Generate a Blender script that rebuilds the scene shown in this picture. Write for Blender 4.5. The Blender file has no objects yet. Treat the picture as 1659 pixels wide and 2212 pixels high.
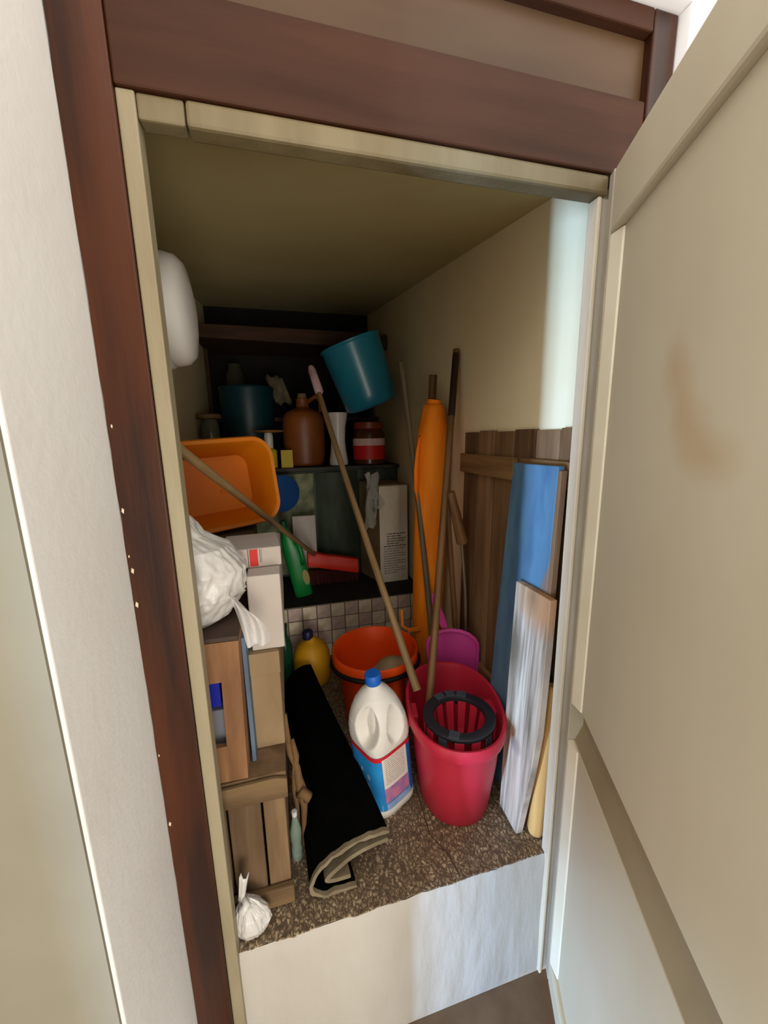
import bpy, bmesh, math, random
from mathutils import Vector, Matrix, Euler, noise
random.seed(7)
SC = bpy.context.scene
COL = SC.collection
pi = math.pi

# ------------------------------------------------------------ camera
cam = bpy.data.cameras.new('camera'); cam_o = bpy.data.objects.new('camera', cam); COL.objects.link(cam_o)
cam.sensor_fit = 'VERTICAL'; cam.sensor_height = 24.0; cam.sensor_width = 18.0
cam.lens = 837.0 / 2212.0 * 24.0
cam.clip_start = 0.01
_d = Vector((82, 4288, 837)).normalized()
_r = Vector((3268, -226, 837)); _r = (_r - _d * _r.dot(_d)).normalized()
_n = _r.cross(_d)
cam_o.matrix_world = Matrix(((_r[0], -_r[1], -_r[2], 0), (_n[0], -_n[1], -_n[2], 0),
                             (-_d[0], _d[1], _d[2], 1.05), (0, 0, 0, 1)))
SC.camera = cam_o

# ------------------------------------------------------------ light
world = bpy.data.worlds.new('hall_daylight'); SC.world = world; world.use_nodes = True
bg = world.node_tree.nodes['Background']
bg.inputs[0].default_value = (1.0, 0.955, 0.885, 1); bg.inputs[1].default_value = 1.85

def area(name, loc, target, sx, sy, power, color):
    l = bpy.data.lights.new(name, 'AREA'); l.shape = 'RECTANGLE'; l.size = sx; l.size_y = sy
    l.energy = power; l.color = color
    o = bpy.data.objects.new(name, l); COL.objects.link(o); o.location = loc
    o.rotation_euler = (Vector(target) - Vector(loc)).to_track_quat('-Z', 'Y').to_euler()
    return o
# daylight of the hall window, far to the left
area('window_light', (-3.4, -1.15, 0.25), (0.4, 0.75, 0.3), 0.14, 1.3, 290, (0.36, 0.60, 1.0))
# unseen fill lamp added behind the camera to brighten the closet
area('fill_light', (0.30, -1.7, 0.35), (0.2, 1.5, 0.35), 0.8, 1.2, 27, (1.0, 0.93, 0.82))
SC.view_settings.view_transform = 'Standard'
try: SC.view_settings.look = 'None'
except Exception: pass
SC.view_settings.exposure = 0.40; SC.view_settings.gamma = 1.0; SC.view_settings.use_curve_mapping = False
SC.cycles.max_bounces = 8; SC.cycles.diffuse_bounces = 4

# ------------------------------------------------------------ helpers
def lin(c):
    c = c / 255.0
    return c / 12.92 if c <= 0.04045 else ((c + 0.055) / 1.055) ** 2.4
def S(r, g, b): return (lin(r), lin(g), lin(b), 1)

def mat(name, col, rough=0.6, col2=None, scale=6.0, stretch=(1, 1, 1), bump=0.0, bscale=40.0, detail=4.0,
        lo=0.35, hi=0.65, spec=0.4, coat=0.0, metal=0.0, trans=0.0, alpha=1.0, ior=1.45, sheen=0.0):
    m = bpy.data.materials.new(name); m.use_nodes = True
    nt = m.node_tree; b = nt.nodes['Principled BSDF']
    b.inputs['Base Color'].default_value = col; b.inputs['Roughness'].default_value = rough
    b.inputs['Specular IOR Level'].default_value = spec; b.inputs['Metallic'].default_value = metal
    b.inputs['Coat Weight'].default_value = coat; b.inputs['Coat Roughness'].default_value = 0.25
    b.inputs['Transmission Weight'].default_value = trans; b.inputs['Alpha'].default_value = alpha
    b.inputs['IOR'].default_value = ior
    tc = nt.nodes.new('ShaderNodeTexCoord'); mp = nt.nodes.new('ShaderNodeMapping')
    mp.inputs['Scale'].default_value = stretch
    nt.links.new(tc.outputs['Object'], mp.inputs['Vector'])
    if col2 is not None:
        nz = nt.nodes.new('ShaderNodeTexNoise'); nz.inputs['Scale'].default_value = scale; nz.inputs['Detail'].default_value = detail
        nt.links.new(mp.outputs[0], nz.inputs['Vector'])
        cr = nt.nodes.new('ShaderNodeValToRGB')
        cr.color_ramp.elements[0].position = lo; cr.color_ramp.elements[0].color = col
        cr.color_ramp.elements[1].position = hi; cr.color_ramp.elements[1].color = col2
        nt.links.new(nz.outputs['Fac'], cr.inputs[0]); nt.links.new(cr.outputs[0], b.inputs['Base Color'])
    if bump:
        nb = nt.nodes.new('ShaderNodeTexNoise'); nb.inputs['Scale'].default_value = bscale; nb.inputs['Detail'].default_value = 4
        nt.links.new(mp.outputs[0], nb.inputs['Vector'])
        bp = nt.nodes.new('ShaderNodeBump'); bp.inputs['Strength'].default_value = bump; bp.inputs['Distance'].default_value = 0.01
        nt.links.new(nb.outputs['Fac'], bp.inputs['Height']); nt.links.new(bp.outputs[0], b.inputs['Normal'])
    return m

class MB:
    """collects shapes for ONE mesh object"""
    def __init__(s): s.v = []; s.f = []
    def add(s, vs, fs):
        k = len(s.v); s.v += [tuple(p) for p in vs]; s.f += [tuple(i + k for i in f) for f in fs]; return s
    def box(s, a, b, M=None):
        x0, y0, z0 = a; x1, y1, z1 = b
        vs = [Vector(p) for p in ((x0,y0,z0),(x1,y0,z0),(x1,y1,z0),(x0,y1,z0),(x0,y0,z1),(x1,y0,z1),(x1,y1,z1),(x0,y1,z1))]
        if M is not None: vs = [M @ p for p in vs]
        return s.add(vs, [(3,2,1,0),(4,5,6,7),(0,1,5,4),(1,2,6,5),(2,3,7,6),(3,0,4,7)])
    def prism(s, pts, dvec):
        """polygon pts (3d) extruded by dvec"""
        n = len(pts); P = [Vector(p) for p in pts]; Q = [p + Vector(dvec) for p in P]
        fs = [tuple(range(n))[::-1], tuple(range(n, 2*n))] + [(i, (i+1) % n, n + (i+1) % n, n + i) for i in range(n)]
        return s.add(P + Q, fs)
    def tube(s, pts, rad, seg=14, cap=True):
        P = [Vector(p) for p in pts]; n = len(P)
        R = rad if isinstance(rad, (list, tuple)) else [rad] * n
        up = Vector((0, 0, 1)); rings = []
        t0 = (P[1] - P[0]).normalized()
        a = t0.cross(up)
        if a.length < 1e-3: a = t0.cross(Vector((0, 1, 0)))
        a.normalize()
        for i in range(n):
            t = (P[min(i+1, n-1)] - P[max(i-1, 0)]).normalized()
            a = (a - t * a.dot(t)).normalized(); c = t.cross(a)
            rings.append([P[i] + (a * math.cos(2*pi*k/seg) + c * math.sin(2*pi*k/seg)) * R[i] for k in range(seg)])
        vs = [p for r in rings for p in r]; fs = []
        for i in range(n-1):
            for k in range(seg):
                k2 = (k+1) % seg
                fs.append((i*seg+k, i*seg+k2, (i+1)*seg+k2, (i+1)*seg+k))
        if cap: fs += [tuple(range(seg))[::-1], tuple((n-1)*seg + k for k in range(seg))]
        return s.add(vs, fs)
    def loft(s, rings, cap0=True, cap1=True, closed=False):
        n = len(rings); m = len(rings[0]); vs = [p for r in rings for p in r]; fs = []
        for i in range(n if closed else n-1):
            j = (i+1) % n
            for k in range(m):
                k2 = (k+1) % m
                fs.append((i*m+k, i*m+k2, j*m+k2, j*m+k))
        if not closed:
            if cap0: fs.append(tuple(range(m))[::-1])
            if cap1: fs.append(tuple((n-1)*m + k for k in range(m)))
        return s.add(vs, fs)
    def lathe(s, prof, seg=40, sx=1.0, sy=1.0, c=(0, 0, 0), M=None, cap0=True, cap1=True):
        rings = []
        for r, z in prof:
            ring = [Vector((c[0] + r*sx*math.cos(2*pi*k/seg), c[1] + r*sy*math.sin(2*pi*k/seg), c[2] + z)) for k in range(seg)]
            if M is not None: ring = [M @ p for p in ring]
            rings.append(ring)
        return s.loft(rings, cap0, cap1)
    def build(s, name, m, parent=None, smooth=False, bevel=0.0, bseg=2, sub=0):
        me = bpy.data.meshes.new(name); me.from_pydata(s.v, [], s.f); me.update()
        bm = bmesh.new(); bm.from_mesh(me); bmesh.ops.recalc_face_normals(bm, faces=bm.faces[:]); bm.to_mesh(me); bm.free()
        o = bpy.data.objects.new(name, me); COL.objects.link(o)
        if m is not None: me.materials.append(m)
        if parent is not None: o.parent = parent
        if bevel:
            w = o.modifiers.new('bevel', 'BEVEL'); w.width = bevel; w.segments = bseg; w.limit_method = 'ANGLE'; w.angle_limit = 0.6
        if sub:
            w = o.modifiers.new('sub', 'SUBSURF'); w.levels = sub; w.render_levels = sub
        if smooth:
            for p in me.polygons: p.use_smooth = True
            if smooth == 'auto':
                me.set_sharp_from_angle(angle=0.7)
        return o

def tag(o, label=None, cat=None, group=None, kind=None):
    if label: o['label'] = label
    if cat: o['category'] = cat
    if group: o['group'] = group
    if kind: o['kind'] = kind
    return o
def thing(name, label, cat, loc=(0, 0, 0), rot=(0, 0, 0), group=None):
    o = bpy.data.objects.new(name, None); COL.objects.link(o); o.location = loc; o.rotation_euler = rot
    o.empty_display_size = 0.05
    return tag(o, label, cat, group)
def struct(o): o['kind'] = 'structure'; return o
def frame_rot(zaxis, xhint=(1, 0, 0)):
    z = Vector(zaxis).normalized(); x = Vector(xhint); x = (x - z * x.dot(z)).normalized(); y = z.cross(x)
    return Matrix((x, y, z)).transposed().to_euler()
def V(*a): return Vector(a)

# ------------------------------------------------------------ materials
M = {}
M['plaster'] = mat('white_plaster', S(228,226,222), 0.85, S(222,218,212), 3, bump=0.08, bscale=60)
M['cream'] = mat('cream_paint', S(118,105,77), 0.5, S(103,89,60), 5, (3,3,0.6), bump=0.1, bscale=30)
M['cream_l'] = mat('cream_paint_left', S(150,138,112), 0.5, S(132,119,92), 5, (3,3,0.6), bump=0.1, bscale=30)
M['cream_lit'] = mat('cream_paint_lit', S(214,202,180), 0.5, S(200,186,160), 5, (3,3,0.6), bump=0.1, bscale=30)  # lighter copy of the cream, window light painted into the right lath
M['gray_cream'] = mat('grey_cream_paint', S(180,172,156), 0.55, S(166,155,135), 5)
M['door_paint'] = mat('door_paint', S(206,197,174), 0.5, S(190,178,152), 2.2, (1,1,0.7), bump=0.05, bscale=30, lo=0.3, hi=0.75)
M['door_groove'] = mat('door_groove_shaded_paint', S(150,134,106), 0.6, S(128,112,84), 4)  # darker paint stands in for the shade band in the groove
M['door_edge'] = mat('door_moulding_paint', S(234,226,204), 0.45, S(222,211,184), 5)
M['brown'] = mat('brown_varnish', S(74,36,15), 0.36, S(40,19,9), 4, (6,6,0.5), coat=0.06, spec=0.3, bump=0.04, bscale=25)
M['brown_h'] = mat('brown_varnish_across', S(66,39,25), 0.5, S(52,29,17), 4, (0.6,6,5), coat=0.0, spec=0.15, bump=0.04, bscale=25)
M['brown_panel'] = mat('brown_panel_varnish', S(80,58,38), 0.4, S(66,45,27), 3, (0.6,6,3), coat=0.03, spec=0.25)
M['closet_wall'] = mat('yellowed_wall', S(232,215,176), 0.85, S(220,201,158), 2.0, bump=0.06, bscale=50)
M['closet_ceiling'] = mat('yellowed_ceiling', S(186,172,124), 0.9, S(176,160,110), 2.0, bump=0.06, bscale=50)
M['dark_wall'] = mat('deep_shade_wall', S(30,25,18), 0.9, S(18,15,11), 3)  # near-black colour stands in for the deep shade at the back
M['sill'] = mat('sill_whitewash', S(184,177,167), 0.8, S(174,166,154), 3, bump=0.35, bscale=22, stretch=(1.6,1,0.5))
M['hall_floor'] = mat('hall_floor_brown', S(118,98,76), 0.5, S(92,72,54), 8)

# ============================================================ SETTING
CW = 0.66      # right wall of the closet
LW = -0.42     # left wall
BW = 2.90      # back wall
def cz(y): return 1.46 + 0.15 * y

# patterned vinyl floor of the closet
fm = bpy.data.materials.new('closet_vinyl'); fm.use_nodes = True
nt = fm.node_tree; b = nt.nodes['Principled BSDF']; b.inputs['Roughness'].default_value = 0.55
tc = nt.nodes.new('ShaderNodeTexCoord'); mp = nt.nodes.new('ShaderNodeMapping'); mp.inputs['Scale'].default_value = (120, 78, 1)
nt.links.new(tc.outputs['Object'], mp.inputs[0])
vo = nt.nodes.new('ShaderNodeTexVoronoi'); vo.feature = 'DISTANCE_TO_EDGE'; vo.inputs['Scale'].default_value = 1.0
nd = nt.nodes.new('ShaderNodeTexNoise'); nd.inputs['Scale'].default_value = 0.9; nd.inputs['Detail'].default_value = 3
nt.links.new(mp.outputs[0], nd.inputs['Vector'])
va = nt.nodes.new('ShaderNodeVectorMath'); va.operation = 'MULTIPLY_ADD'; va.inputs[1].default_value = (2.2, 2.2, 0)
nt.links.new(nd.outputs['Color'], va.inputs[0]); nt.links.new(mp.outputs[0], va.inputs[2])
nt.links.new(va.outputs[0], vo.inputs['Vector'])
nz = nt.nodes.new('ShaderNodeTexNoise'); nz.inputs['Scale'].default_value = 0.5; nz.inputs['Detail'].default_value = 6
nt.links.new(mp.outputs[0], nz.inputs['Vector'])
mx = nt.nodes.new('ShaderNodeMath'); mx.operation = 'MULTIPLY'; mx.inputs[1].default_value = 2.6
nt.links.new(vo.outputs['Distance'], mx.inputs[0])
ml = nt.nodes.new('ShaderNodeMath'); ml.operation = 'MULTIPLY'
nt.links.new(mx.outputs[0], ml.inputs[0]); nt.links.new(nz.outputs['Fac'], ml.inputs[1])
cr = nt.nodes.new('ShaderNodeValToRGB')
cr.color_ramp.elements[0].position = 0.04; cr.color_ramp.elements[0].color = S(84,68,50)
cr.color_ramp.elements[1].position = 0.55; cr.color_ramp.elements[1].color = S(186,166,134)
e = cr.color_ramp.elements.new(0.22); e.color = S(132,112,86)
nt.links.new(ml.outputs[0], cr.inputs[0]); nt.links.new(cr.outputs[0], b.inputs['Base Color'])
bp = nt.nodes.new('ShaderNodeBump'); bp.inputs['Strength'].default_value = 0.5; bp.inputs['Distance'].default_value = 0.004
nt.links.new(ml.outputs[0], bp.inputs['Height']); nt.links.new(bp.outputs[0], b.inputs['Normal'])
M['vinyl'] = fm

# closet floor with ragged front edge of the covering
mb = MB(); N = 60; top = []
for i in range(N + 1):
    x = -0.152 + (0.583 + 0.152) * i / N
    top.append(V(x, 0.679 + 0.004 * noise.noise((x * 14, 0, 0)) + 0.003 * noise.noise((x * 60, 3, 0)), 0.0))
poly = [V(LW, 0.71, 0), V(-0.152, 0.71, 0)] + top + [V(0.583, 0.71, 0), V(CW, 0.71, 0), V(CW, 1.76, 0), V(LW, 1.76, 0)]
mb.prism(poly, (0, 0, -0.004))
struct(mb.build('floor', M['vinyl']))
# two seams in the vinyl
M['seam'] = mat('seam_dirt', S(70,56,42), 0.8)
fl = bpy.data.objects['floor']
mb = MB()
for pts in ([(0.352,0.684),(0.345,0.74),(0.318,0.80),(0.33,0.95)], [(0.206,0.86),(0.215,0.95),(0.222,1.1)]):
    for (x0,y0),(x1,y1) in zip(pts, pts[1:]):
        mb.prism([(x0-.0015,y0,0.0),(x0+.0015,y0,0.0),(x1+.0015,y1,0.0),(x1-.0015,y1,0.0)], (0,0,0.0006))
mb.build('floor_seam', M['seam'], fl)

# riser of the raised sill
mb = MB(); mb.box((-0.30, 0.682, -0.402), (CW, 0.74, -0.0045))
struct(mb.build('wall_riser', M['sill']))
mb = MB()
rng = random.Random(3)
rows = []
NX, NZ = 70, 18
vs = []; fs = []
for j in range(NZ + 1):
    for i in range(NX + 1):
        x = -0.155 + (0.595 + 0.155) * i / NX; z = -0.401 + (0.398) * j / NZ
        rag = 1.0 if j < NZ else 0.0
        yy = 0.676 - 0.003 * noise.noise((x * 26, z * 7, 1)) - 0.002 * max(0, noise.noise((x*70, z*12, 4))) * (1 if x > 0.25 else 0.3)
        if j == 0: yy = 0.678
        if j == NZ: z += 0.0035 * noise.noise((x * 40, 9, 2)) ; yy += 0.003
        vs.append((x, yy, z))
for j in range(NZ):
    for i in range(NX):
        a = j * (NX + 1) + i; fs.append((a, a + 1, a + NX + 2, a + NX + 1))
mb.add(vs, fs); mb.build('whitewash_coat', M['sill'], bpy.data.objects['wall_riser'], smooth=True)

# hall floor / lower step
mb = MB(); mb.box((-1.2, -1.8, -0.44), (2.2, 0.74, -0.402)); struct(mb.build('floor_hall', M['hall_floor']))

# closet shell
def slab(name, m, a, bb): mb = MB(); mb.box(a, bb); return struct(mb.build(name, m))
slab('wall_left', M['closet_wall'], (LW - 0.06, 0.70, -0.05), (LW, BW, 2.0))
slab('wall_right', M['closet_wall'], (CW, 0.692, -0.05), (CW + 0.06, BW, 2.0))
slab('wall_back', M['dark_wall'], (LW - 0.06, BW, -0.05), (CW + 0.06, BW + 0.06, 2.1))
mb = MB(); y0, y1 = 0.70, BW
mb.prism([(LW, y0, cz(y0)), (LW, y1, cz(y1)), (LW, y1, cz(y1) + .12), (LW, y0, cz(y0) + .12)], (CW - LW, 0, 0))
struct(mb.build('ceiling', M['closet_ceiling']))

# hall walls
slab('wall_return', M['plaster'], (-1.6, 0.437, -0.39), (-0.2405, 0.70, 2.35)).modifiers.new('b', 'BEVEL').width = 0.003
bpy.data.objects['wall_return'].modifiers['b'].segments = 3
M['white'] = mat('white_wall_paint', S(252,252,254), 0.8, S(246,246,250), 3)
mb = MB(); mb.box((-0.24, 0.632, 1.7535), (2.0, 0.70, 2.35)); mb.box((0.7135, 0.632, -0.39), (2.0, 0.70, 1.7535))
struct(mb.build('wall_front', M['white'], bevel=0.004))
# unseen pier added to keep the window beam off the door
mb = MB(); mb.prism([(-1.15,-.10,1.42),(-1.15,-.10,.04),(-1.15,-.457,.36),(-1.15,-1.6,1.34),(-1.15,-1.6,1.42)], (.2,0,0)); struct(mb.build('wall_blocker', M['plaster']))
M['hall_dimmed'] = mat('hall_dimmed_wall', S(132,126,108), 0.85, S(122,115,98), 3)  # wall colour darkened in place of shade on the corner face
slab('wall_blocker_back', M['hall_dimmed'], (-1.15, -1.75, -0.39), (-0.12, -1.62, 2.35))  # unseen wall added to dim the corner face
slab('wall_corner', M['hall_dimmed'], (-0.95, 0.4325, -0.39), (-0.2440, 0.4365, 2.35))  # thin darker slab, shade of this face put into its colour
slab('wall_blocker_far', M['plaster'], (-1.15, 0.080, -0.39), (-0.95, 0.4365, 2.35))  # unseen second pier added to narrow the window beam

# brown door frame: stiles, head, transom panel
mb = MB(); NZ = 60; ring = []
pts0 = []
for j in range(NZ + 1):
    z = -0.39 + (1.75 + 0.39) * j / NZ
    jag = 0.0035 * noise.noise((0, 0, z * 22)) + 0.002 * noise.noise((0, 7, z * 70))
    pts0.append((-0.2405 + abs(jag), z))
rings = [[V(x, 0.655, z), V(-0.1765, 0.655, z), V(-0.1765, 0.70, z), V(x, 0.70, z)] for x, z in pts0]
mb.loft(rings); struct(mb.build('trim_1', M['brown'], bevel=0.0015))
mb = MB(); mb.box((-0.176, 0.658, 1.5005), (0.66, 0.70, 1.618)); mb.box((-0.176, 0.655, 1.716), (0.66, 0.70, 1.75))
t2 = struct(mb.build('trim_2', M['brown_h'], bevel=0.003))
mb = MB(); mb.box((-0.176, 0.672, 1.6185), (0.66, 0.70, 1.7155)); mb.build('transom_panel', M['brown_panel'], t2)
mb = MB(); mb.box((0.6605, 0.655, 1.5), (0.711, 0.70, 1.75)); mb.box((0.6255, 0.655, -0.39), (0.711, 0.691, 1.4995))
struct(mb.build('trim_3', M['brown'], bevel=0.003))
CHIP = mat('chipped_cream', S(206,190,160), .7)
for z, dx in ((1.072,.006),(.948,.004),(.876,.003),(.853,.005),(.797,.004),(.52,.003),(.378,.004)):
    mb = MB(); w = .0008 + .0016*abs(math.sin(z*97)); mb.prism([(-.2395+dx-w,.6545,z-w),(-.2395+dx+w*.4,.6545,z-2.6*w),(-.2395+dx+w,.6545,z+.001),(-.2395+dx-w*.3,.6545,z+2*w)], (0,.001,0)); mb.build('paint_chip', CHIP, bpy.data.objects['trim_1'])
# cream stop laths
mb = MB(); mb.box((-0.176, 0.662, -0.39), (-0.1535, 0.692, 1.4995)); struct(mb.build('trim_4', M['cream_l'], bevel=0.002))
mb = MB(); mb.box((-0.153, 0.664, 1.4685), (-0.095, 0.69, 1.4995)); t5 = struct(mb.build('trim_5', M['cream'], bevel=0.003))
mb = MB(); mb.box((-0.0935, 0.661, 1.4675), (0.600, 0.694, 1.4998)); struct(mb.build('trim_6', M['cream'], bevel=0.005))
mb = MB(); mb.box((0.5835, 0.665, -0.39), (0.5915, 0.691, 1.4670)); struct(mb.build('trim_7', M['cream_lit'], bevel=0.002))
mb = MB(); mb.box((0.592, 0.669, -0.39), (0.6250, 0.691, 1.4670)); struct(mb.build('trim_8', M['gray_cream'], bevel=0.002))

# open door, hinged on the right
D = bpy.data.objects.new('door_1', None); COL.objects.link(D); D.location = (0.599, 0.660, 0)
D.rotation_euler = (0, 0, math.atan2(-0.906, -0.424)); D['kind'] = 'structure'
ZB, ZT, UW = -0.37, 1.497, 0.76
def dbox(name, m, u0, u1, z0, z1, y0=0.0, y1=0.034, bevel=0.002):
    mb = MB(); mb.box((u0, y0, z0), (u1, y1, z1)); return mb.build(name, m, D, bevel=bevel)
dbox('hinge_stile', M['gray_cream'], 0.0, 0.022, ZB, ZT)
dbox('lock_stile', M['door_paint'], UW - 0.08, UW, ZB, ZT)
dbox('top_rail', M['door_paint'], 0.0225, UW - 0.0805, 1.392, ZT, bevel=0.006)
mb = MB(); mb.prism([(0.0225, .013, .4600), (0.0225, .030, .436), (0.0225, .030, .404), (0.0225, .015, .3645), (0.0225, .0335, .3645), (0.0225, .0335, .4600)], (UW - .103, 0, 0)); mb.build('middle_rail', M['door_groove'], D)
dbox('bottom_rail', M['door_paint'], 0.0225, UW - 0.0805, ZB, -0.30, bevel=0.006)
M['door_panel'] = mat('door_panel_paint', S(206,197,174), 0.5, S(190,178,152), 2.2, (1,1,0.7), bump=0.05, bscale=30, lo=0.3, hi=0.75)
nt = M['door_panel'].node_tree; tc = nt.nodes['Texture Coordinate']; cp = nt.nodes['Color Ramp'].outputs[0]
def blob(loc, rad, prev, col, soft=1.0):
    m2 = nt.nodes.new('ShaderNodeMapping'); m2.inputs['Location'].default_value = [-l/r for l, r in zip(loc, rad)]; m2.inputs['Scale'].default_value = [1/r for r in rad]
    nt.links.new(tc.outputs['Object'], m2.inputs[0])
    g = nt.nodes.new('ShaderNodeTexGradient'); g.gradient_type = 'SPHERICAL'; nt.links.new(m2.outputs[0], g.inputs[0])
    k2 = nt.nodes.new('ShaderNodeMath'); k2.operation = 'MULTIPLY'; k2.inputs[1].default_value = soft; k2.use_clamp = True; nt.links.new(g.outputs['Fac'], k2.inputs[0])
    mxr = nt.nodes.new('ShaderNodeMixRGB'); nt.links.new(k2.outputs[0], mxr.inputs[0]); nt.links.new(prev, mxr.inputs[1]); mxr.inputs[2].default_value = col
    return mxr.outputs[0]
for loc, rad in (((.27,.013,1.13),(.035,.2,.05)), ((.295,.013,1.09),(.035,.2,.06)), ((.32,.013,1.05),(.05,.2,.05)), ((.36,.013,1.02),(.07,.2,.04))):
    cp = blob(loc, rad, cp, S(184,150,112), .55)
nt.links.new(cp, nt.nodes['Principled BSDF'].inputs['Base Color'])
dbox('upper_panel', M['door_panel'], 0.023, UW - 0.081, 0.4605, 1.3915, 0.013, 0.026, 0)
dbox('lower_panel', M['door_paint'], 0.023, UW - 0.081, -0.2995, 0.3645, 0.013, 0.026, 0)
for z0, z1 in ((0.462, 1.390), (-0.298, 0.363)):
    mb = MB(); mb.prism([(0.0228, 0.0127, z0), (0.0228, 0.001, z0), (0.030, 0.0, z0), (0.058, 0.0095, z0), (0.060, 0.0127, z0)], (0, 0, z1 - z0))
    mb.build('moulding', M['door_edge'], D)

# raised ledge at the back with tiled front
LZ = 0.27; LY = 1.755
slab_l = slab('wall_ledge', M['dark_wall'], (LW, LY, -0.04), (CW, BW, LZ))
M['tile_a'] = mat('tile_beige', S(226,212,186), 0.4, S(200,184,156), 30)
M['tile_b'] = mat('tile_rose', S(206,182,168), 0.4, S(180,156,144), 30)
M['grout'] = mat('grout', S(110,98,84), 0.9)
mb = MB(); mb.box((LW + .001, LY - 0.004, 0.001), (CW - .001, LY - 0.0002, LZ - 0.001)); mb.build('grout_bed', M['grout'], slab_l)
tw = 0.067
tm = {}
for key in ('tile_a', 'tile_b'):
    mb = MB(); mb.box((-.031, -0.006, -.031), (.031, 0, .031)); o = mb.build('tile', M[key], slab_l); tm[key] = o.data
    bpy.data.objects.remove(o)
k = 0
for j in range(4):
    for i in range(16):
        x = LW + 0.033 + tw * i
        if x + .031 > CW: continue
        z = LZ - 0.035 - tw * j
        o = bpy.data.objects.new('tile', tm['tile_a' if (i + j) % 2 else 'tile_b']); COL.objects.link(o)
        o.parent = slab_l; o.location = (x, LY - 0.004 - 0.0015 * ((i + j) % 2), z)

# ============================================================ THINGS
M['wood_pale'] = mat('pale_broom_wood', S(150,122,84), 0.6, S(122,94,60), 8, (8,8,0.6), bump=0.05)
M['wood_stick'] = mat('brown_stick_wood', S(128,92,54), 0.55, S(96,64,36), 8, (8,8,0.6), bump=0.05)
M['wood_gray'] = mat('grey_stick_wood', S(120,104,78), 0.6, S(92,78,56), 8, (8,8,0.6), bump=0.05)
M['wood_dark'] = mat('dark_stick_wood', S(60,32,22), 0.5, S(40,22,16), 8, (8,8,0.6))

# ---- red mop bucket with wringer
R1 = mat('red_plastic', S(196,42,64), 0.42, S(186,36,56), 3, spec=0.45)
t = thing('mop_bucket', 'large oval red plastic mop bucket with a black-rimmed wringer basket', 'bucket', (0.441, 0.930, 0), (0, 0, math.radians(-12)))
mb = MB()
def ov(rx, ry, z, n=48): return [V(rx * math.copysign(abs(math.cos(2*pi*k/n))**0.9, math.cos(2*pi*k/n)), ry * math.copysign(abs(math.sin(2*pi*k/n))**0.9, math.sin(2*pi*k/n)), z) for k in range(n)]
outer = [ov(.096,.135,0), ov(.102,.142,.006), ov(.118,.172,.16), ov(.124,.182,.246), ov(.136,.196,.252), ov(.139,.199,.262), ov(.139,.199,.283), ov(.136,.196,.288)]
inner = [ov(.129,.189,.286), ov(.122,.181,.26), ov(.112,.166,.13), ov(.096,.138,.008)]
mb.loft(outer + inner); mb.build('body', R1, t, smooth='auto')
for s in (-1, 1):
    mb = MB(); mb.box((s*.118 - .018, -.03, .228), (s*.118 + .018 + s*.006, .03, .262)); mb.build('handle_lug', R1, t, bevel=.004)
# wringer
WR = mat('wringer_black_plastic', S(40,40,46), 0.4); WR2 = mat('wringer_grey_segment', S(66,74,84), 0.45)
wr_rim = MB(); C0 = (0.002, -0.066, 0.0)
wr_rim.loft([[V(C0[0] + r*math.cos(2*pi*k/44), C0[1] + r*math.sin(2*pi*k/44), z) for k in range(44)] for r, z in ((.070,.280),(.096,.280),(.099,.284),(.099,.291),(.095,.294),(.072,.293),(.070,.288))], closed=True)
# closed ring: join last to first
o = wr_rim.build('wringer_rim', WR, t, smooth='auto')
M['bk_red'] = R1
mb = MB()
for k in range(12):
    a0 = 2*pi*k/12; a1 = a0 + 2*pi/12*0.62
    prof = [(.071,.284,0.0),(.057,.20,0),(.028,.135,0)]
    A = []
    for r, z, _ in prof:
        for a in (a0, (a0+a1)/2, a1): A.append(V(C0[0] + r*math.cos(a), C0[1] + r*math.sin(a), z))
    fs = []
    for j in range(2):
        for i in range(2): q = j*3+i; fs.append((q, q+1, q+4, q+3))
    B = [p + V((p.x-C0[0])*.05, (p.y-C0[1])*.05, -.0015) for p in A]
    fs2 = [tuple(9 + i for i in f[::-1]) for f in fs]
    mb2 = MB(); mb2.add(A + B, fs + fs2 + [(0,1,10,9),(1,2,11,10),(2,5,14,11),(5,8,17,14),(0,3,12,9),(3,6,15,12),(6,7,16,15),(7,8,17,16)])
    mb2.build('wringer_rib', R1, t)
mb = MB(); mb.lathe([(.0,.13),(.03,.13),(.03,.136),(0,.137)], 24, c=C0); mb.build('wringer_floor', R1, t)
mb = MB()
for k in range(14):
    a = 2*pi*k/14
    Mx = Matrix.Translation(V(C0[0], C0[1], 0)) @ Matrix.Rotation(a, 4, 'Z')
    mb2 = MB(); mb2.box((.0945,-.012,.250), (.0985,.012,.284), Mx); mb2.build('wringer_tab', R1 if k % 3 else WR2, t, bevel=.001)
for a in (pi*.40, pi*.53, pi*.66, -pi*.62):
    Mx = Matrix.Translation(V(C0[0], C0[1], 0)) @ Matrix.Rotation(a, 4, 'Z')
    mb2 = MB(); mb2.box((.071,-.014,.2935), (.0965,.014,.2965), Mx); mb2.build('wringer_clip', WR2, t, bevel=.001)

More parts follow.
